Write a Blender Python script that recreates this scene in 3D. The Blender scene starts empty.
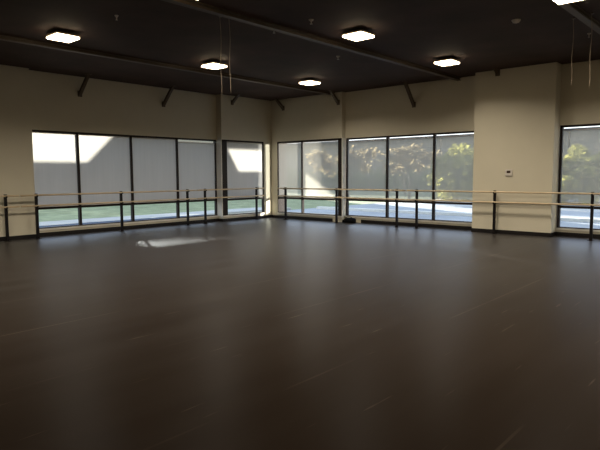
import bpy, bmesh, math, random
from mathutils import Vector, Matrix
random.seed(7)
C = bpy.context.scene.collection
SC = bpy.context.scene

# ------------------------------------------------------------ camera
def make_camera():
    cx, cy, cz = 14.204, -14.32, 1.549
    yaw, pit, rol = map(math.radians, (41.727, 5.269, -0.312))
    fw = Vector((-math.sin(yaw)*math.cos(pit), math.cos(yaw)*math.cos(pit), -math.sin(pit)))
    r = Vector((math.cos(yaw), math.sin(yaw), 0)); u = r.cross(fw)
    r2 = r*math.cos(rol) + u*math.sin(rol); u2 = -r*math.sin(rol) + u*math.cos(rol)
    cam = bpy.data.cameras.new('camera'); cam.sensor_width = 36; cam.lens = 548.612/600*36
    cam.clip_end = 400
    o = bpy.data.objects.new('camera', cam); C.objects.link(o)
    m = Matrix((r2, u2, -fw)).transposed().to_4x4(); m.translation = (cx, cy, cz)
    o.matrix_world = m; SC.camera = o
make_camera()

# ------------------------------------------------------------ world, sun, exposure
w = bpy.data.worlds.new('sky'); SC.world = w; w.use_nodes = True
nt = w.node_tree; nt.nodes.clear()
out = nt.nodes.new('ShaderNodeOutputWorld'); bg = nt.nodes.new('ShaderNodeBackground')
tc = nt.nodes.new('ShaderNodeTexCoord'); sp = nt.nodes.new('ShaderNodeSeparateXYZ'); cr = nt.nodes.new('ShaderNodeValToRGB')
cr.color_ramp.elements[0].position = 0.0; cr.color_ramp.elements[0].color = (0.95, 0.97, 1.0, 1)
cr.color_ramp.elements[1].position = 0.6; cr.color_ramp.elements[1].color = (0.56, 0.68, 0.88, 1)
nt.links.new(tc.outputs['Generated'], sp.inputs[0]); nt.links.new(sp.outputs['Z'], cr.inputs[0])
nt.links.new(cr.outputs[0], bg.inputs[0]); bg.inputs[1].default_value = 2.2
nt.links.new(bg.outputs[0], out.inputs[0])

SUN_D = Vector((1.0, -0.5, -0.165)).normalized()          # low winter sun, travelling into the corner of the building
sun = bpy.data.lights.new('sun', 'SUN'); sun.energy = 30; sun.angle = math.radians(0.35); sun.color = (1.0, 0.93, 0.80)
so = bpy.data.objects.new('sun', sun); C.objects.link(so); so.location = (-30, 20, 12)
so.rotation_euler = SUN_D.to_track_quat('-Z', 'Y').to_euler()
LAMP = 12.0
LAMP_W = 64.0
# added spot lamp whitening the corner strip, through the pane right of the corner
gl = bpy.data.lights.new('corner_fill_spot', 'SPOT'); gl.energy = 260000; gl.spot_size = math.radians(7); gl.spot_blend = .05; gl.shadow_soft_size = .08; gl.color = (1, .95, .85)
gd = Vector((-3.7, -1.0, -.16)).normalized(); go_ = bpy.data.objects.new('corner_fill_spot', gl); C.objects.link(go_)
go_.location = Vector((.9, -.2, 1.5)) - gd*34; go_.rotation_euler = gd.to_track_quat('-Z', 'Y').to_euler()
SC.view_settings.view_transform = 'Standard'; SC.view_settings.look = 'None'
SC.view_settings.gamma = 1; SC.view_settings.use_curve_mapping = False
SC.view_settings.exposure = 0.0

# ------------------------------------------------------------ materials
def new_mat(name):
    m = bpy.data.materials.new(name); m.use_nodes = True
    return m, m.node_tree, m.node_tree.nodes['Principled BSDF']
def mat(name, col, rough=.6, spec=.5, metal=0, var=.06, scale=6, stretch=(1, 1, 1), bump=0, rvar=0):
    m, nt, b = new_mat(name)
    tc = nt.nodes.new('ShaderNodeTexCoord'); mp = nt.nodes.new('ShaderNodeMapping'); mp.inputs['Scale'].default_value = stretch
    n = nt.nodes.new('ShaderNodeTexNoise'); n.inputs['Scale'].default_value = scale; n.inputs['Detail'].default_value = 4
    nt.links.new(tc.outputs['Object'], mp.inputs[0]); nt.links.new(mp.outputs[0], n.inputs['Vector'])
    r = nt.nodes.new('ShaderNodeValToRGB')
    r.color_ramp.elements[0].position = .3; r.color_ramp.elements[1].position = .7
    r.color_ramp.elements[0].color = (*[max(0, c*(1-var)) for c in col], 1)
    r.color_ramp.elements[1].color = (*[min(1, c*(1+var)) for c in col], 1)
    nt.links.new(n.outputs['Fac'], r.inputs[0]); nt.links.new(r.outputs[0], b.inputs['Base Color'])
    b.inputs['Roughness'].default_value = rough; b.inputs['Metallic'].default_value = metal
    b.inputs['Specular IOR Level'].default_value = spec
    if rvar:
        mr = nt.nodes.new('ShaderNodeMapRange'); mr.inputs[3].default_value = rough-rvar; mr.inputs[4].default_value = rough+rvar
        nt.links.new(n.outputs['Fac'], mr.inputs[0]); nt.links.new(mr.outputs[0], b.inputs['Roughness'])
    if bump:
        bp = nt.nodes.new('ShaderNodeBump'); bp.inputs['Strength'].default_value = bump; bp.inputs['Distance'].default_value = .02
        nt.links.new(n.outputs['Fac'], bp.inputs['Height']); nt.links.new(bp.outputs[0], b.inputs['Normal'])
    return m

M = {}
M['wall'] = mat('painted_wall', (.60, .56, .455), .7, .3, var=.02, scale=2)
M['ceiling'] = mat('dark_ceiling', (.055, .033, .028), .8, .3, var=.25, scale=1.2)
M['ceiling_steel'] = mat('dark_painted_steel', (.09, .065, .045), .5, .4, var=.2, scale=3)
M['black'] = mat('black_rubber_base', (.008, .006, .006), .5, .3)
M['sill'] = mat('pale_sill', (.74, .71, .65), .5, .4, var=.03)
M['frame'] = mat('dark_bronze_frame', (.018, .012, .010), .5, .25, var=.1)
M['post'] = mat('black_painted_steel', (.006, .004, .005), .5, .25, var=.1)
M['wood'] = mat('pale_wood', (.62, .49, .33), .45, .4, var=.15, scale=3, stretch=(1, 1, 12))
M['white_plastic'] = mat('white_plastic', (.62, .58, .54), .4, .5, var=.02)
M['dark_plastic'] = mat('dark_display', (.05, .03, .02), .3, .5)
M['housing'] = mat('fixture_housing', (.22, .17, .12), .5, .4)
M['cable'] = mat('tan_rope', (.30, .24, .18), .7, .3)
M['bag'] = mat('black_fabric', (.004, .004, .005), .85, .1)
M['grass'] = mat('winter_lawn', (.26, .29, .18), .9, .1, var=.25, scale=1.5)
M['walk'] = mat('pale_concrete', (.42, .42, .42), .85, .2, var=.12, scale=.8)
M['asphalt'] = mat('bluish_asphalt', (.33, .35, .38), .85, .2, var=.15, scale=.7)
M['kerb'] = mat('white_kerb', (.75, .74, .70), .8, .2)
M['mulch'] = mat('dark_gravel', (.07, .09, .13), .9, .1, var=.3, scale=8)
M['stucco'] = mat('grey_stucco', (.33, .29, .23), .9, .2, var=.05)
M['roofing'] = mat('dark_roof', (.08, .08, .09), .8, .2)
M['bark'] = mat('grey_bark', (.17, .14, .11), .9, .1, var=.3, scale=5)
M['car'] = mat('silver_car_paint', (.35, .42, .55), .3, .6, metal=.3)
M['tyre'] = mat('tyre_rubber', (.02, .02, .02), .8, .2)

def leafy(name, col):
    """leaf blades: half scattered, half shone through by the low sun"""
    m = bpy.data.materials.new(name); m.use_nodes = True; nt = m.node_tree; nt.nodes.clear(); N = nt.nodes.new; Lk = nt.links.new
    o = N('ShaderNodeOutputMaterial'); d = N('ShaderNodeBsdfDiffuse'); tl = N('ShaderNodeBsdfTranslucent'); mx = N('ShaderNodeMixShader')
    tc = N('ShaderNodeTexCoord'); n = N('ShaderNodeTexNoise'); n.inputs['Scale'].default_value = 2.6; Lk(tc.outputs['Object'], n.inputs['Vector'])
    r = N('ShaderNodeValToRGB'); r.color_ramp.elements[0].position = .35; r.color_ramp.elements[1].position = .65
    r.color_ramp.elements[0].color = (*[c*.25 for c in col], 1); r.color_ramp.elements[1].color = (*[min(1, c*1.3) for c in col], 1)
    Lk(n.outputs['Fac'], r.inputs[0]); Lk(r.outputs[0], d.inputs[0]); Lk(r.outputs[0], tl.inputs[0])
    mx.inputs[0].default_value = .5; Lk(d.outputs[0], mx.inputs[1]); Lk(tl.outputs[0], mx.inputs[2]); Lk(mx.outputs[0], o.inputs[0]); return m
M['leaf_y'] = leafy('yellow_green_leaves', (.52, .50, .16)); M['leaf_g'] = leafy('dull_green_leaves', (.36, .38, .17)); M['leaf_b'] = leafy('brown_leaves', (.50, .40, .24))

def emis(name, col, s):
    m = bpy.data.materials.new(name); m.use_nodes = True; nt = m.node_tree; nt.nodes.clear()
    o = nt.nodes.new('ShaderNodeOutputMaterial'); e = nt.nodes.new('ShaderNodeEmission')
    e.inputs[0].default_value = (*col, 1); e.inputs[1].default_value = s
    nt.links.new(e.outputs[0], o.inputs[0]); return m
M['lens'] = emis('lit_lens', (1.0, .80, .52), LAMP)

def glass_mat():
    m = bpy.data.materials.new('window_glass'); m.use_nodes = True; nt = m.node_tree; nt.nodes.clear()
    o = nt.nodes.new('ShaderNodeOutputMaterial'); t = nt.nodes.new('ShaderNodeBsdfTransparent'); g = nt.nodes.new('ShaderNodeBsdfGlossy')
    t.inputs[0].default_value = (.94, .96, .955, 1); g.inputs['Roughness'].default_value = .02
    lw = nt.nodes.new('ShaderNodeFresnel'); lw.inputs[0].default_value = 1.25
    ge = nt.nodes.new('ShaderNodeNewGeometry'); ml = nt.nodes.new('ShaderNodeMath'); ml.operation = 'MULTIPLY_ADD'
    ml.inputs[1].default_value = -1; ml.inputs[2].default_value = 1; nt.links.new(ge.outputs['Backfacing'], ml.inputs[0])
    m2 = nt.nodes.new('ShaderNodeMath'); m2.operation = 'MULTIPLY'; nt.links.new(ml.outputs[0], m2.inputs[0]); nt.links.new(lw.outputs[0], m2.inputs[1])
    mx = nt.nodes.new('ShaderNodeMixShader')
    nt.links.new(m2.outputs[0], mx.inputs[0]); nt.links.new(t.outputs[0], mx.inputs[1]); nt.links.new(g.outputs[0], mx.inputs[2])
    nt.links.new(mx.outputs[0], o.inputs[0]); return m
M['glass'] = glass_mat()

def shade_mat(name, col, openness, trans):
    """woven solar screen: part open holes, part thread that scatters and lets light through"""
    m = bpy.data.materials.new(name); m.use_nodes = True; nt = m.node_tree; nt.nodes.clear()
    N = nt.nodes.new; Lk = nt.links.new
    o = N('ShaderNodeOutputMaterial'); t = N('ShaderNodeBsdfTransparent'); d = N('ShaderNodeBsdfDiffuse'); tl = N('ShaderNodeBsdfTranslucent')
    tc = N('ShaderNodeTexCoord'); mp = N('ShaderNodeMapping'); mp.inputs['Scale'].default_value = (9, 9, .4)
    n = N('ShaderNodeTexNoise'); n.inputs['Scale'].default_value = 1.5; n.inputs['Detail'].default_value = 3
    Lk(tc.outputs['Object'], mp.inputs[0]); Lk(mp.outputs[0], n.inputs['Vector'])
    r = N('ShaderNodeValToRGB'); r.color_ramp.elements[0].position = .3; r.color_ramp.elements[1].position = .7
    r.color_ramp.elements[0].color = (*[c*.95 for c in col], 1); r.color_ramp.elements[1].color = (*col, 1)
    Lk(n.outputs['Fac'], r.inputs[0]); Lk(r.outputs[0], d.inputs[0]); Lk(r.outputs[0], tl.inputs[0])
    m1 = N('ShaderNodeMixShader'); m1.inputs[0].default_value = trans; Lk(d.outputs[0], m1.inputs[1]); Lk(tl.outputs[0], m1.inputs[2])
    m2 = N('ShaderNodeMixShader'); m2.inputs[0].default_value = openness; Lk(m1.outputs[0], m2.inputs[1]); Lk(t.outputs[0], m2.inputs[2])
    Lk(m2.outputs[0], o.inputs[0]); return m
M['shade'] = shade_mat('solar_screen', (.50, .48, .46), .025, .34)
M['shade_open'] = shade_mat('open_weave_screen', (.42, .395, .355), .34, .74)

def floor_mat():
    m, nt, b = new_mat('vinyl_dance_floor'); N = nt.nodes.new; Lk = nt.links.new
    tc = N('ShaderNodeTexCoord')
    def noise(sc, stretch, det=4):
        mp = N('ShaderNodeMapping'); mp.inputs['Scale'].default_value = stretch
        n = N('ShaderNodeTexNoise'); n.inputs['Scale'].default_value = sc; n.inputs['Detail'].default_value = det
        Lk(tc.outputs['Object'], mp.inputs[0]); Lk(mp.outputs[0], n.inputs['Vector']); return n.outputs['Fac']
    broad = noise(.35, (1, 1, 1)); streak = noise(1.0, (3.2, .22, 1), 5); fine = noise(40, (1, 1, 1), 2)
    r = N('ShaderNodeValToRGB')
    r.color_ramp.elements[0].position = .3; r.color_ramp.elements[0].color = (.020, .0130, .0085, 1)
    r.color_ramp.elements[1].position = .75; r.color_ramp.elements[1].color = (.027, .0185, .0125, 1)
    mixv = N('ShaderNodeMath'); mixv.operation = 'ADD'
    a = N('ShaderNodeMath'); a.operation = 'MULTIPLY'; a.inputs[1].default_value = .5; Lk(broad, a.inputs[0])
    c = N('ShaderNodeMath'); c.operation = 'MULTIPLY'; c.inputs[1].default_value = .5; Lk(streak, c.inputs[0])
    Lk(a.outputs[0], mixv.inputs[0]); Lk(c.outputs[0], mixv.inputs[1]); Lk(mixv.outputs[0], r.inputs[0])
    # scuffs: thin pale streaks running with the strips
    sc = noise(1.6, (14, .8, 1), 2); sr = N('ShaderNodeValToRGB')
    sr.color_ramp.elements[0].position = .69; sr.color_ramp.elements[0].color = (0, 0, 0, 1)
    sr.color_ramp.elements[1].position = .76; sr.color_ramp.elements[1].color = (1, 1, 1, 1)
    Lk(sc, sr.inputs[0])
    # seams between the strips every 1.5 m
    sx = N('ShaderNodeSeparateXYZ'); Lk(tc.outputs['Object'], sx.inputs[0])
    m1 = N('ShaderNodeMath'); m1.operation = 'SUBTRACT'; m1.inputs[1].default_value = 8.55-30; Lk(sx.outputs['X'], m1.inputs[0])
    m2 = N('ShaderNodeMath'); m2.operation = 'MODULO'; m2.inputs[1].default_value = 1.5; Lk(m1.outputs[0], m2.inputs[0])
    m3 = N('ShaderNodeMath'); m3.operation = 'LESS_THAN'; m3.inputs[1].default_value = .02; Lk(m2.outputs[0], m3.inputs[0])
    sb = noise(.9, (.3, .5, 1), 3)
    sbr = N('ShaderNodeMapRange'); sbr.inputs[1].default_value = .45; sbr.inputs[2].default_value = .62; Lk(sb, sbr.inputs[0])
    m4 = N('ShaderNodeMath'); m4.operation = 'MULTIPLY'; Lk(m3.outputs[0], m4.inputs[0]); Lk(sbr.outputs[0], m4.inputs[1])
    sc2 = N('ShaderNodeMath'); sc2.operation = 'MAXIMUM'; Lk(sr.outputs[0], sc2.inputs[0]); Lk(m4.outputs[0], sc2.inputs[1])
    sc3 = N('ShaderNodeMath'); sc3.operation = 'MULTIPLY'; sc3.inputs[1].default_value = .35; Lk(sc2.outputs[0], sc3.inputs[0])
    mx = N('ShaderNodeMix'); mx.data_type = 'RGBA'; Lk(sc3.outputs[0], mx.inputs['Factor']); Lk(r.outputs[0], mx.inputs['A']); mx.inputs['B'].default_value = (.13, .10, .075, 1)
    rr = N('ShaderNodeMapRange'); rr.inputs[1].default_value = .3; rr.inputs[2].default_value = .7; rr.inputs[3].default_value = .30; rr.inputs[4].default_value = .35
    Lk(streak, rr.inputs[0])
    nt.nodes.remove(b); df = N('ShaderNodeBsdfDiffuse'); gs = N('ShaderNodeBsdfGlossy'); Lk(mx.outputs['Result'], df.inputs[0]); Lk(rr.outputs[0], gs.inputs['Roughness'])
    gs.inputs[0].default_value = (.84, .90, 1, 1)
    lw = N('ShaderNodeLayerWeight'); lw.inputs[0].default_value = .5                # facing = 1 - cos
    pw = N('ShaderNodeMath'); pw.operation = 'POWER'; pw.inputs[1].default_value = 10; Lk(lw.outputs['Facing'], pw.inputs[0])
    ma = N('ShaderNodeMath'); ma.operation = 'MULTIPLY_ADD'; ma.inputs[1].default_value = .80; ma.inputs[2].default_value = .004; Lk(pw.outputs[0], ma.inputs[0])
    sh = N('ShaderNodeMixShader'); Lk(ma.outputs[0], sh.inputs[0]); Lk(df.outputs[0], sh.inputs[1]); Lk(gs.outputs[0], sh.inputs[2])
    Lk(sh.outputs[0], nt.nodes['Material Output'].inputs['Surface'])
    bp = N('ShaderNodeBump'); bp.inputs['Strength'].default_value = .12; bp.inputs['Distance'].default_value = .004
    Lk(fine, bp.inputs['Height']); Lk(bp.outputs[0], gs.inputs['Normal'])
    return m
M['floor'] = floor_mat()

# ------------------------------------------------------------ mesh helpers
def box(bm, x0, x1, y0, y1, z0, z1, bev=0):
    vs = [bm.verts.new((x, y, z)) for z in (z0, z1) for y in (y0, y1) for x in (x0, x1)]
    fs = [bm.faces.new([vs[i] for i in f]) for f in ((0, 2, 3, 1), (4, 5, 7, 6), (0, 1, 5, 4), (2, 6, 7, 3), (0, 4, 6, 2), (1, 3, 7, 5))]
    if bev:
        es = {e for f in fs for e in f.edges}
        bmesh.ops.bevel(bm, geom=list(es), offset=bev, segments=2, affect='EDGES')
def tube(bm, a, b, r, seg=12, r2=None, caps=True):
    a, b = Vector(a), Vector(b); d = (b-a).normalized(); q = d.to_track_quat('Z', 'Y'); r2 = r if r2 is None else r2
    A = [bm.verts.new(a + q @ Vector((r*math.cos(t), r*math.sin(t), 0))) for t in [2*math.pi*i/seg for i in range(seg)]]
    B = [bm.verts.new(b + q @ Vector((r2*math.cos(t), r2*math.sin(t), 0))) for t in [2*math.pi*i/seg for i in range(seg)]]
    for i in range(seg):
        f = bm.faces.new((A[i], A[(i+1) % seg], B[(i+1) % seg], B[i])); f.smooth = True
    if caps:
        bm.faces.new(A[::-1]); bm.faces.new(B)
def lathe(bm, prof, seg=20, cx=0, cy=0):
    rings = []
    for r, z in prof:
        rings.append([bm.verts.new((cx+r*math.cos(2*math.pi*i/seg), cy+r*math.sin(2*math.pi*i/seg), z)) for i in range(seg)])
    for k in range(len(rings)-1):
        for i in range(seg):
            f = bm.faces.new((rings[k][i], rings[k][(i+1) % seg], rings[k+1][(i+1) % seg], rings[k+1][i])); f.smooth = True
    bm.faces.new(rings[0][::-1]); bm.faces.new(rings[-1])
def prism(bm, pts, axis, a, b):
    """polygon pts (u,v) extruded along axis from a to b; axis 'x': (u,v)=(y,z); 'y': (x,z)"""
    def P(u, v, t): return (t, u, v) if axis == 'x' else (u, t, v)
    A = [bm.verts.new(P(u, v, a)) for u, v in pts]; B = [bm.verts.new(P(u, v, b)) for u, v in pts]
    n = len(pts); bm.faces.new(A); bm.faces.new(B[::-1])
    for i in range(n): bm.faces.new((A[i], B[i], B[(i+1) % n], A[(i+1) % n]))
def obj(name, bm, m, parent=None, loc=None):
    bmesh.ops.recalc_face_normals(bm, faces=bm.faces)
    me = bpy.data.meshes.new(name); bm.to_mesh(me); bm.free()
    me.materials.append(M[m] if isinstance(m, str) else m)
    o = bpy.data.objects.new(name, me); C.objects.link(o)
    if parent: o.parent = parent
    if loc: o.location = loc
    return o
def mk(fn):
    bm = bmesh.new(); fn(bm); return bm
def boxes(*bs, bev=0):
    bm = bmesh.new()
    for b in bs: box(bm, *b, bev=bev)
    return bm
def tag(o, label, cat, group=None):
    o['label'] = label; o['category'] = cat
    if group: o['group'] = group
    return o
def thing(name, label, cat, loc=(0, 0, 0), rz=0, group=None):
    o = bpy.data.objects.new(name, None); C.objects.link(o); o.location = loc; o.rotation_euler = (0, 0, rz)
    o.empty_display_size = .1
    return tag(o, label, cat, group)
def struct(name, bm, m, parent=None):
    o = obj(name, bm, m, parent)
    if not parent: o['kind'] = 'structure'
    return o
def copy_tree(o, parent=None):
    c = o.copy(); C.objects.link(c)
    if parent: c.parent = parent
    for ch in [x for x in list(C.objects) if x.parent == o]: copy_tree(ch, c)
    return c
PI = math.pi

# ------------------------------------------------------------ room shell
XE, YS, ZC = 18.5, -18.5, 4.156
ZH, ZS, ZT = 2.70, .20, .72           # window head, sill, transom
WT = .25                              # wall thickness
struct('floor', boxes((-WT, XE+WT, YS-WT, WT, -.2, 0)), 'floor')
struct('ceiling', boxes((-WT, XE+WT, YS-WT, WT, ZC, ZC+.25)), 'ceiling')
# left wall (x = 0), corner bay stands .25 proud, pier at the far left .2 proud
LA = (-8.70, -2.56)                   # opening of the four-pane window
LB = (-2.50, -.58)                    # opening of the corner window
struct('wall_left', boxes(
    (-WT, 0, YS, LA[0], 0, ZC), (-WT, 0, LA[0], -2.50, ZH, ZC), (-WT, 0, LA[0], -2.50, 0, ZS),
    (0, .20, YS, -8.51, 0, ZC),
    (-WT, .25, LB[0], 0, ZH, ZC), (-WT, .25, LB[0], 0, 0, ZS), (.13, .25, LB[1], 0, ZS, ZH)), 'wall')
RA = (3.44, 7.93); RB = (.55, 3.42); RC = (9.95, 12.6)
struct('wall_right', boxes(
    (.25, 3.42, -.20, WT, ZH, ZC), (.25, 3.42, -.20, WT, 0, ZS), (.25, RB[0], -.20, WT, ZS, ZH),
    (3.42, 7.93, 0, WT, ZH, ZC), (3.42, 7.93, 0, WT, 0, ZS),
    (7.93, 9.93, -.40, WT, 0, ZC),
    (9.93, RC[1], 0, WT, ZH, ZC), (9.93, RC[1], 0, WT, 0, ZS),
    (RC[1], XE, 0, WT, 0, ZC)), 'wall')
struct('wall_back', boxes((-WT, XE+WT, YS-WT, YS, 0, ZC)), 'wall')
struct('wall_far_side', boxes((XE, XE+WT, YS, WT, 0, ZC)), 'wall')
t_ = .012
struct('baseboard_left', boxes(
    (.20, .20+t_, YS, -8.51, 0, .10), (0, .20+t_, -8.51, -8.498, 0, .10), (0, t_, -8.498, -2.512, 0, .10),
    (0, .25+t_, -2.512, -2.50, 0, .10), (.25, .25+t_, -2.50, -.20, 0, .10)), 'black')
struct('baseboard_right', boxes(
    (.25+t_, 3.05, -.20-t_, -.20, 0, .10), (4.05, 7.918, -t_, 0, 0, .10),
    (7.918, 7.93, -.40-t_, 0, 0, .10), (7.93, 9.93, -.40-t_, -.40, 0, .10), (9.93, 9.942, -.40-t_, 0, 0, .10), (9.942, XE, -t_, 0, 0, .10)), 'black')
# sills
struct('trim_1', boxes((-.10, .03, -8.50, -2.515, ZS-.045, ZS), (.15, .285, -2.505, -.58, ZS-.045, ZS), (0, .25, -2.53, -2.50, ZS, ZH)), 'sill')
struct('trim_2', boxes((.55, 3.425, -.235, -.10, ZS-.045, ZS), (3.44, 7.925, -.03, .10, ZS-.045, ZS), (9.94, RC[1], -.03, .10, ZS-.045, ZS), (3.42, 3.45, -.20, 0, ZS, ZH)), 'sill')
# steel beams under the deck
for i, x in enumerate((3.1, 7.3, 11.5, 15.6)):
    struct('trim_%d' % (i+3), boxes((x-.06, x+.06, YS, -.01 if x > 3.42 else -.21, ZC-.016, ZC), (x-.012, x+.012, YS, -.01 if x > 3.42 else -.21, ZC-.07, ZC-.016), (x-.06, x+.06, YS, -.01 if x > 3.42 else -.21, ZC-.082, ZC-.07)), 'ceiling_steel')

# ------------------------------------------------------------ windows
FD = .10                              # frame depth
def window(n, wall, plane, a0, a1, mulls, jamb0=.05, jamb1=.05, mw=.05):
    """plane: inner face coordinate; opening a0..a1; mulls: centres of mullions"""
    def B(u0, u1, z0, z1, d0=0, d1=FD):
        # wall L: plane is x, outward is -x; wall R: plane is y, outward is +y
        return (plane-d1, plane-d0, u0, u1, z0, z1) if wall == 'L' else (u0, u1, plane+d0, plane+d1, z0, z1)
    fr = [B(a0, a1, ZH-.05, ZH), B(a0, a1, ZS, ZS+.025), B(a0, a0+jamb0, ZS, ZH), B(a1-jamb1, a1, ZS, ZH)]
    W = obj('window_%d' % n, boxes(*fr), 'frame'); W['kind'] = 'structure'
    edges = [a0+jamb0] + [v for c in mulls for v in (c-mw/2, c+mw/2)] + [a1-jamb1]
    for c in mulls: obj('mullion', boxes(B(c-mw/2, c+mw/2, ZS+.025, ZH-.05)), 'frame', W)
    panes = [(edges[i], edges[i+1]) for i in range(0, len(edges), 2)]
    for p0, p1 in panes:
        obj('transom', boxes(B(p0, p1, ZT-.03, ZT+.03)), 'frame', W)
        obj('glass_pane', boxes(B(p0, p1, ZT+.03, ZH-.05, .078, .086)), 'glass', W)
        obj('glass_pane', boxes(B(p0, p1, ZS+.025, ZT-.03, .078, .086)), 'glass', W)
    return panes
pLA = window(1, 'L', 0, LA[0], LA[1]+.045, [-7.25, -5.66, -4.07], mw=.06)
pLB = window(2, 'L', .25, LB[0], LB[1], [], jamb0=.22, jamb1=.03)
pRB = window(3, 'R', -.20, RB[0], RB[1], [1.70], jamb0=.03, jamb1=.15)
obj('reveal_dark_cover', boxes((.55, .562, -.09, .27, ZS, ZH)), 'frame', bpy.data.objects['window_3'])  # dark sheet added to dim the spot's light on the outer jamb
pRA = window(4, 'R', 0, RA[0], RA[1], [4.99, 6.56], mw=.06)
pRC = window(5, 'R', 0, RC[0], RC[1], [11.35], mw=.06)

# roller shades: one per pane, fabric stopping at or just above the transom
def shade(wall, plane, p0, p1, top, bot, label, cord=None):
    c = (p0+p1)/2; hw = (p1-p0)/2-.006
    t = thing('roller_shade', label, 'window shade', (plane-.045, c, bot) if wall == 'L' else (c, plane+.045, bot), PI/2 if wall == 'L' else 0, 'roller shades in the windows')
    # local: x along the window, -y towards the room (R); for L rotated +90 deg: local -y -> +x
    h = top-bot
    bm = bmesh.new(); bm.faces.new([bm.verts.new(v) for v in ((-hw, 0, .012), (hw, 0, .012), (hw, 0, h-.02), (-hw, 0, h-.02))])
    obj('fabric', bm, 'shade' if wall == 'L' else 'shade_open', t)
    obj('roller_tube', mk(lambda b: tube(b, (-hw, 0, h-.012), (hw, 0, h-.012), .013)), 'white_plastic', t)
    obj('hem_bar', boxes((-hw, hw, -.006, .006, 0, .014)), 'white_plastic', t)
    if cord is not None:
        cx = -hw+cord*2*hw
        obj('pull_chain', mk(lambda b: (tube(b, (cx, -.02, h-.02), (cx, -.02, h-.42), .0035, 6), tube(b, (cx+.025, -.02, h-.02), (cx+.025, -.02, h-.42), .0035, 6), tube(b, (cx, -.02, h-.42), (cx+.025, -.02, h-.42), .0035, 6))), 'white_plastic', t)
    return t
TOP = ZH-.05; BOT = ZT+.03
lab = ['grey roller shade in the leftmost window pane, glowing in sun across its upper part',
       'grey roller shade with a slanted sun patch, second pane from the left',
       'plain grey roller shade in the third pane from the left',
       'grey roller shade with a bright sliver at its top, beside the left wall jog']
for i, (a, b) in enumerate(pLA): shade('L', 0, a, b, TOP-(.07 if i == 3 else .0), BOT, lab[i])
shade('L', .25, *pLB[0], TOP, BOT, 'grey roller shade holding a bright sun patch, directly left of the room corner')
shade('R', -.20, *pRB[0], TOP, BOT, 'narrow grey roller shade directly right of the room corner')
shade('R', -.20, *pRB[1], TOP, BOT, 'grey roller shade with a triangle of sunlight at its lower left')
lab = ['grey roller shade beside the wall jog right of the corner, above the small black bag',
       'grey roller shade in the middle pane of the right three-pane window',
       'grey roller shade in the window pane touching the wide beige pier']
for i, (a, b) in enumerate(pRA): shade('R', 0, a, b, TOP-.055, BOT+(.07 if i == 2 else 0), lab[i], .12 if i == 2 else None)
shade('R', 0, *pRC[0], TOP-.055, BOT+.07, 'grey roller shade in the window right of the beige pier with thermostat', .1)
shade('R', 0, *pRC[1], TOP-.055, BOT+.07, 'grey roller shade at the far right end of the right wall')

# ------------------------------------------------------------ ballet barres
def barre(wall, off, a0, a1, posts, label, extend=.0):
    """double-rail barre standing off the wall; a0..a1 rail extent; posts along"""
    if wall == 'L': t = thing('ballet_barre', label, 'ballet barre', (off, a0, 0), PI/2, 'ballet barres along the walls')
    else: t = thing('ballet_barre', label, 'ballet barre', (a0, -off, 0), 0, 'ballet barres along the walls')
    L = a1-a0
    for z in (1.075, .815):
        obj('wooden_rail', mk(lambda b: tube(b, (0, -.045, z), (L, -.045, z), .021, 16)), 'wood', t)
    for p in posts:
        x = p-a0
        bm = boxes((x-.03, x+.03, -.025, .035, 0, 1.045), bev=.004)
        pst = obj('post', bm, 'post', t)
        obj('foot_plate', boxes((x-.06, x+.06, -.06, .07, 0, .008)), 'post', pst)
        for z in (1.075, .815):
            bb = boxes((x-.02, x+.02, -.076, .0, z-.034, z-.022), (x-.02, x+.02, -.078, -.070, z-.034, z-.002))
            if z > 1: box(bb, x-.026, x+.026, -.03, .032, 1.04, 1.115)
            obj('rail_bracket', bb, 'post', pst)
    return t
barre('L', .38, -14.3, -8.98, [-13.9, -11.55, -9.27], 'double wooden barre in front of the plain wall at the far left edge')
barre('L', .38, -8.94, -3.70, [-8.56, -6.26, -4.01], 'long double wooden barre with black posts before the four-pane left window')
barre('L', .38, -3.66, -.72, [-3.33, -1.08], 'short double wooden barre before the left wall, ending at the room corner')
barre('R', .55, .95, 6.01, [1.26, 3.48, 5.70], 'double wooden barre starting right of the room corner, its middle post by the black bag')
barre('R', .55, 6.05, 11.3, [6.35, 8.59, 10.86], 'double wooden barre passing the beige pier with thermostat')

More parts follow.
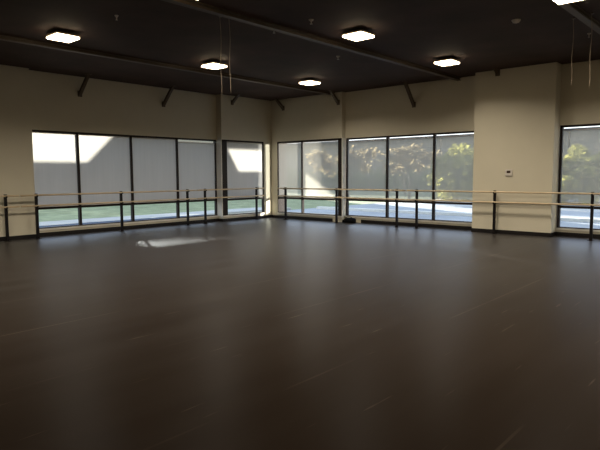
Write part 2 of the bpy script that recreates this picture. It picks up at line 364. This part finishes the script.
# ------------------------------------------------------------ ceiling lamps
def fixture(loc, label):
    t = thing('ceiling_light', label, 'ceiling light', loc, 0, 'square ceiling lamps')
    obj('housing', boxes((-.225, .225, -.225, .225, .04, .075), bev=.01), 'housing', t)
    def lens(b):
        box(b, -.215, .215, -.215, .215, 0, .04, bev=.012)
    obj('diffuser', mk(lens), 'lens', t)
    for x in (-.15, .15): obj('stem', mk(lambda b: tube(b, (x, 0, .075), (x, 0, ZC-loc[2]), .008, 8)), 'ceiling_steel', t)
    ld = bpy.data.lights.new('lamp_light', 'AREA'); ld.shape = 'SQUARE'; ld.size = .42; ld.energy = LAMP_W; ld.color = (1.0, .88, .69); ld.spread = math.radians(150)
    lo = bpy.data.objects.new('lamp_light', ld); C.objects.link(lo); lo.parent = t; lo.location = (0, 0, -.004)
    return t
lamps = [(4.15, -9.51, 'lit square ceiling lamp at upper left, nearest the left wall pier'),
         (4.10, -5.94, 'lit square ceiling lamp beside the pair of hanging ropes at left'),
         (4.17, -2.63, 'lit square ceiling lamp closest to the room corner'),
         (8.17, -5.92, 'largest fully visible lit ceiling lamp, right of centre'),
         (8.23, -2.58, 'lit square ceiling lamp above the right three-pane window'),
         (11.70, -5.70, 'lit square ceiling lamp cut off by the top edge at right'),
         (7.95, -9.45, 'lit ceiling lamp just beyond the top edge at left'),
         (11.9, -9.3, 'lit ceiling lamp overhead behind the view'), (15.6, -5.8, 'lit ceiling lamp beyond the right edge'),
         (15.6, -9.3, 'lit ceiling lamp over the right rear of the room'), (4.15, -13.0, 'lit ceiling lamp over the left rear of the room'),
         (8.1, -13.0, 'lit ceiling lamp over the middle rear of the room'), (12.2, -2.4, 'lit ceiling lamp near the right wall beyond the ropes')]
ZL = 4.03
proto = None
for x, y, lb in lamps:
    if proto is None: proto = fixture((x, y, ZL), lb)
    else:
        c = copy_tree(proto); c.location = (x, y, ZL); c['label'] = lb

# diagonal braces between deck and wall
def brace(wall, plane, u, zb, d, label):
    zt = ZC
    t = thing('ceiling_brace', label, 'brace', (plane, u, zb) if wall == 'L' else (u, plane, zb), PI/2 if wall == 'L' else 0, 'diagonal braces along the top of the walls')
    h = zt-zb; s = .038                               # local: wall at y=0, room towards -y
    def strut(b):
        prism(b, [(0, 0), (0, .09), (-d-.045, h), (-d+.045, h)][:0] or [(0, .0), (-.03, 0), (-d-.05, h-.01), (-d+.05, h-.01), (0, .09)], 'x', -s, s)
    obj('strut', mk(strut), 'ceiling_steel', t)
    obj('wall_plate', boxes((-.06, .06, -.008, 0, -.03, .13)), 'ceiling_steel', t)
    obj('ceiling_plate', boxes((-.06, .06, -d-.09, -d+.09, h-.008, h)), 'ceiling_steel', t)
for a in [('L', 0, -7.14, 3.66, .50, 'dark diagonal brace above the left end of the four-pane window'),
          ('L', 0, -4.53, 3.62, .50, 'dark diagonal brace above the right half of the four-pane window'),
          ('L', .25, -2.02, 3.88, .30, 'short dark brace just right of the left wall jog'),
          ('R', -.2, .86, 3.80, .38, 'small dark brace just right of the room corner'),
          ('R', -.2, 3.28, 3.78, .38, 'dark brace beside the right wall jog'),
          ('R', 0, 5.90, 3.50, .52, 'longest dark brace, above the middle of the right three-pane window'),
          ('R', -.40, 8.52, 4.03, .12, 'stubby dark brace at the top of the beige pier')]:
    brace(*a)

# hanging ropes
def ropes(x, y, dx, dy, zb, label):
    t = thing('hanging_rope', label, 'rope', (x, y, zb))
    n = 10; h = ZC-zb
    def rope(b):
        pts = [Vector((.006*math.sin(k*1.1), .006*math.cos(k*.9), h*k/n)) for k in range(n+1)]
        for k in range(n): tube(b, pts[k], pts[k+1], .0045, 6, caps=(k in (0, n-1)))
    obj('cord', mk(rope), 'cable', t)
    obj('ceiling_eye', mk(lambda b: lathe(b, [(.03, h-.02), (.03, h), ], 12)), 'ceiling_steel', t)
ropes(7.05, -8.24, 0, 0, 2.85, 'thin rope hanging at left of the pair near the left-centre lamp')
ropes(7.17, -8.15, 0, 0, 2.90, 'thin rope hanging at right of the pair near the left-centre lamp')
ropes(11.32, -4.12, 0, 0, 3.02, 'thin rope hanging at upper right, the left one of two')
ropes(11.63, -4.23, 0, 0, 2.95, 'thin rope hanging closest to the right edge of the view')

# sprinkler heads / detectors
def sprinkler(x, y, label, s=1):
    t = thing('sprinkler_head', label, 'sprinkler', (x, y, ZC), 0, 'sprinkler heads in the ceiling')
    obj('escutcheon', mk(lambda b: lathe(b, [(.02*s, -.03), (.05*s, -.012), (.055*s, 0)], 16)), 'white_plastic', t)
    obj('nozzle', mk(lambda b: lathe(b, [(.03*s, -.075), (.03*s, -.07), (.008, -.065), (.012, -.03)], 12)), 'white_plastic', t)
for x, y, s, lb in [(5.82, -9.4, .6, 'tiny pale sprinkler head between the upper left lamp and the top edge'),
                    (7.12, -7.05, .7, 'small pale sprinkler head, left one of the pair above the room corner'),
                    (8.0, -7.05, .8, 'small pale sprinkler head, right one of the pair left of the largest lamp'),
                    (6.56, -4.45, .8, 'small pale sprinkler head between the largest lamp and the corner lamp'),
                    (11.23, -2.81, .6, 'tiny sprinkler head between the two ropes at right')]:
    sprinkler(x, y, lb, s)
t = thing('smoke_detector', 'round pale smoke detector on the dark ceiling at upper right', 'smoke detector', (10.55, -4.65, ZC))
obj('base', mk(lambda b: lathe(b, [(.07, -.02), (.075, 0)], 20)), 'white_plastic', t)
obj('cap', mk(lambda b: lathe(b, [(.03, -.05), (.055, -.042), (.06, -.02)], 20)), 'white_plastic', t)

# thermostat on the pier
t = thing('thermostat', 'small square white thermostat with dark display on the beige pier', 'thermostat', (8.88, -.40, 1.48)); t.scale = (1.35, 1, 1.35)
obj('body', boxes((-.065, .065, -.028, 0, 0, .125), bev=.006), 'white_plastic', t)
obj('display', boxes((-.035, .035, -.031, -.028, .055, .10)), 'dark_plastic', t)
obj('button', boxes((-.03, -.008, -.032, -.028, .02, .035), (.008, .03, -.032, -.028, .02, .035)), 'white_plastic', t)

# bag on the floor beside the jog
t = thing('small_bag', 'small low black bag lying on the floor below the right wall jog', 'bag', (3.76, -.27, 0)); t.scale = (1.15, 1.1, 1.2)
def bag(b):
    secs = [(-.20, .035, .05), (-.17, .075, .085), (-.09, .10, .125), (.05, .105, .14), (.15, .10, .135), (.19, .085, .12), (.205, .05, .08)]
    rings = []
    for x, hy, h in secs:
        ring = []
        for k in range(16):
            a = 2*PI*k/16; c, s = math.cos(a), math.sin(a)
            ring.append(b.verts.new((x, hy*math.copysign(abs(c)**.6, c), h/2+h/2*math.copysign(abs(s)**.6, s))))
        rings.append(ring)
    for i in range(len(rings)-1):
        for k in range(16):
            f = b.faces.new((rings[i][k], rings[i][(k+1) % 16], rings[i+1][(k+1) % 16], rings[i+1][k])); f.smooth = True
    b.faces.new(rings[0]); b.faces.new(rings[-1])
obj('body', mk(bag), 'bag', t)
def strap(b):
    pts = [Vector((.10*math.cos(a), 0, .135+.035*math.sin(a))) for a in [PI*k/8 for k in range(9)]]
    for k in range(8): tube(b, pts[k], pts[k+1], .008, 6)
obj('handle', mk(strap), 'bag', t)

# ------------------------------------------------------------ outdoors
def ground(name, x0, x1, y0, y1, z, m, thick=.1): return struct(name, boxes((x0, x1, y0, y1, z-thick, z)), m)
ground('ground', -90, 60, -60, 90, -.22, 'grass')
ground('gravel_bed', -4.5, -.27, -20, .27, -.13, 'mulch', .08)
ground('footpath', -6.1, -4.5, -30, 6.0, -.12, 'walk', .09)
ground('road', -3.6, 40, .27, 11.9, -.14, 'asphalt', .07)
ground('parking_lot', -3.6, 40, 11.9, 24, -.13, 'walk', .08)
tag(obj('kerb_stone', boxes((-3, 30, 6.2, 6.42, -.14, -.02)), 'kerb'), 'long white kerb running outside the right windows', 'kerb')

# added sun mask outside at left; its outline and openings shape the sun patches
D = 20.0; c_ = .165; b_ = .5
def U(y): return y + b_*D
def LZ(z): return z + c_*D
def RU(x): return b_*(D+x) - .2
def RZ(x, z): return z + c_*(D+x)
nb = thing('sun_mask', 'added grey mask wall shaping the sun patches, outside the left window shades', 'building', (-D, 0, -.22))
def screen(b):
    # list of solid cells (y-z polygons) leaving the openings free
    def P(pts): prism(b, [(u, z+.22) for u, z in pts], 'x', -.1, .1)
    top = 9.6
    uA, uB = U(-6.99), U(-6.12)
    P([(-14, -.22), (U(-6.05)-.9, -.22), (U(-6.05)-.9, LZ(1.89)), (-14, LZ(1.89))])
    s1, s2 = U(-6.05)-.9, U(-2.2)
    h0 = [(U(-6.05), LZ(.51)), (U(-4.75), LZ(.51)), (U(-2.9), LZ(.70)), (U(-5.3), LZ(.70))]
    P([(s1, -.22), (s2, -.22), (s2, LZ(.51)), (U(-6.05), LZ(.51)), (s1, LZ(.51))])
    for k in range(80):                           # upright slats added to thin the sun through the low opening
        yk = s1+.4+k*.065
        if yk < s2-.05: prism(b, [(yk, LZ(.45)+.22), (yk+.032, LZ(.45)+.22), (yk+.032, LZ(.75)+.22), (yk, LZ(.75)+.22)], 'x', -.002, .002)
    P([(s1, LZ(.51)), (U(-6.05), LZ(.51)), (U(-5.3), LZ(.70)), (s1, LZ(.70))])
    P([(U(-4.75), LZ(.51)), (s2, LZ(.51)), (s2, LZ(.70)), (U(-2.9), LZ(.70))])
    P([(s1, LZ(.70)), (s2, LZ(.70)), (s2, LZ(1.89)), (s1, LZ(1.89))])
    P([(uA, LZ(1.89)), (s2, LZ(1.89)), (s2, top), (uB+1.9, top), (uB, LZ(2.72))])
    # corner-bay slot (plane x = .25)
    o = .25
    def V(y, z): return (y + b_*(D+o), z + c_*(D+o))
    a, b2, c2, d = V(-2.30, 2.41), V(-1.80, 1.64), V(-.30, 1.64), V(-.30, 2.41)
    P([(s2, -.22), (RU(1.75), -.22), (RU(1.75), RZ(1.75, .76)), (RU(1.75), b2[1]), (s2, b2[1])])
    P([(s2, b2[1]), b2, a, (s2, a[1])])
    P([(s2, a[1]), (RU(1.75), a[1]), (RU(1.75), top), (s2, top)])
    P([c2, (RU(1.75), c2[1]), (RU(1.75), d[1]), d])
    # triangle for the pane right of the corner
    t0, t1 = RU(1.75), RU(3.3)
    A_, B_ = (t0, RZ(1.75, 1.74)), (t1, RZ(3.2, .82))
    P([(t0, -.22), (t1, -.22), (t1, RZ(3.3, .62)), (t0, RZ(1.75, .76))])
    P([A_, B_, (t1, top), (t0, top)])
    P([(t1, -.22), (20, -.22), (20, top), (t1, top)])
obj('mask_wall', mk(screen), 'stucco', nb)
obj('mask_coping', boxes((-.25, .25, U(-6.12)+1.9, 20, 9.82, 9.95)), 'roofing', nb)

lb = thing('distant_building', 'long grey building far behind the trees outside the right windows', 'building', (0, 42, -.22))
obj('wall', boxes((-75, 40, 0, 8, 0, 5.7)), 'stucco', lb)
obj('roof', boxes((-75.4, 40.4, -.4, 8.4, 5.7, 5.95)), 'roofing', lb)

def tree(x, y, h, leafm, dens, seed, label, r=1.6, kind='bare_tree'):
    rnd = random.Random(seed)
    t = thing(kind, label, 'tree', (x, y, -.15), 0, 'trees outside the right windows')
    tips = []
    bm = bmesh.new()
    def grow(p, d, ln, rad, lev):
        q = p + d*ln; tube(bm, p, q, rad, 6, rad*.65, caps=(lev == 0))
        tips.append((q, lev))
        if lev >= 4: return
        for k in range(3 if lev < 3 else 2):
            a = Vector((rnd.uniform(-1, 1), rnd.uniform(-1, 1), rnd.uniform(-.2, .9))).normalized()
            grow(q, (d*.55+a*.75).normalized(), ln*rnd.uniform(.6, .85), rad*.6, lev+1)
    grow(Vector((0, 0, 0)), Vector((rnd.uniform(-.08, .08), 0, 1)).normalized(), h*.27, h*.022, 0)
    obj('trunk', bm, 'bark', t)
    if dens:
        lm = bmesh.new(); tp = [q for q, l in tips if l >= 2 and q.z < h*.9] or [tips[-1][0]]
        for _ in range(dens):
            if kind == 'leafy_tree':
                q = Vector((rnd.gauss(0, 1), rnd.gauss(0, 1), rnd.gauss(0, 1))).normalized()*rnd.uniform(.55, 1)
                lump = 1+.25*math.sin(q.x*7+x)*math.sin(q.z*6+y)
                q = Vector((q.x*h*.5*lump, q.y*h*.5*lump, h*.5+q.z*h*.48*lump))
            else: q = rnd.choice(tp) + Vector((rnd.gauss(0, .22), rnd.gauss(0, .22), rnd.gauss(0, .2)))*r*.5
            a = Vector((rnd.gauss(0, 1), rnd.gauss(0, 1), rnd.gauss(0, 1))).normalized(); bb = a.orthogonal().normalized(); s = rnd.uniform(.08, .16)
            c = a.cross(bb)
            v = [lm.verts.new(q+w_*s) for w_ in (bb*1.4, c*.7, -bb*1.4, -c*.7)]
            lm.faces.new(v)
        obj('foliage', lm, leafm, t)
spec = [(-26, 25, 4.2, 'leaf_b', 700, 'sparse brown tree outside behind the narrow shade by the corner'),
        (-16, 22, 4.4, 'leaf_b', 900, 'bare-branched brown tree outside behind the triangle of sun'),
        (-10.6, 19, 4.6, 'leaf_b', 900, 'bare grey tree outside behind the shade next to the jog'),
        (-9.0, 24.5, 4.2, 'leaf_b', 900, 'brownish thin tree outside left of the middle right pane'),
        (-5.4, 19, 4.4, 'leaf_b', 700, 'bare spreading tree outside behind the middle right pane'),
        (-4.2, 26, 4.0, 'leaf_y', 2600, 'yellowish tree outside at the mullion before the beige pier'),
        (-1.6, 18.5, 3.4, 'leaf_y', 3000, 'yellow green tree outside behind the pane touching the beige pier'),
        (5.6, 18.5, 3.1, 'leaf_y', 3000, 'leafy yellow green tree outside right of the beige pier'),
        (8.9, 20, 3.2, 'leaf_g', 2600, 'dull green tree outside behind the far right shade')]
for i, (x, y, h, m_, dn, lb_) in enumerate(spec):
    tree(x, y, h, m_, dn, 11+i, lb_, kind='bare_tree' if m_ == 'leaf_b' else 'leafy_tree')
hg = bmesh.new(); rnd = random.Random(5)
for _ in range(9000):
    q = Vector((rnd.uniform(-40, 14), 34+rnd.uniform(-.8, .8), rnd.uniform(0, 1.9+.5*math.sin(rnd.uniform(0, 6)))))
    a = Vector((rnd.gauss(0, 1), rnd.gauss(0, 1), rnd.gauss(0, 1))).normalized(); bb = a.orthogonal().normalized(); c = a.cross(bb); s = rnd.uniform(.1, .2)
    hg.faces.new([hg.verts.new(q+w_*s) for w_ in (bb*1.3, c*.8, -bb*1.3, -c*.8)])
tag(obj('hedge', hg, 'leaf_g', loc=(0, 0, -.2)), 'long dull green hedge behind the trees outside the right windows', 'hedge')

# added blocker, out of view at right, keeping the spot off the wider panes
ew = thing('spot_blocker', 'added blocker slab outside, unseen past the right end of the right wall', 'wall', (0, 0, -.14))
gdh = Vector((gd.x, gd.y, 0)).normalized(); pn = Vector((-gdh.y, gdh.x, 0))
e0 = Vector((1.70, -.2, 0)) - gdh*15
if (Vector((3, -.2, 0)) - Vector((1.7, -.2, 0))).dot(pn) < 0: pn = -pn
def blocker_mesh(b):
    q = [e0, e0+pn*3.2, e0+pn*3.2+gdh*.2, e0+gdh*.2]
    lo = [b.verts.new((v.x, v.y, 0)) for v in q]; hi = [b.verts.new((v.x, v.y, 7.0)) for v in q]
    b.faces.new(lo); b.faces.new(hi)
    for i in range(4): b.faces.new((lo[i], lo[(i+1) % 4], hi[(i+1) % 4], hi[i]))
obj('blocker_slab', mk(blocker_mesh), 'stucco', ew)
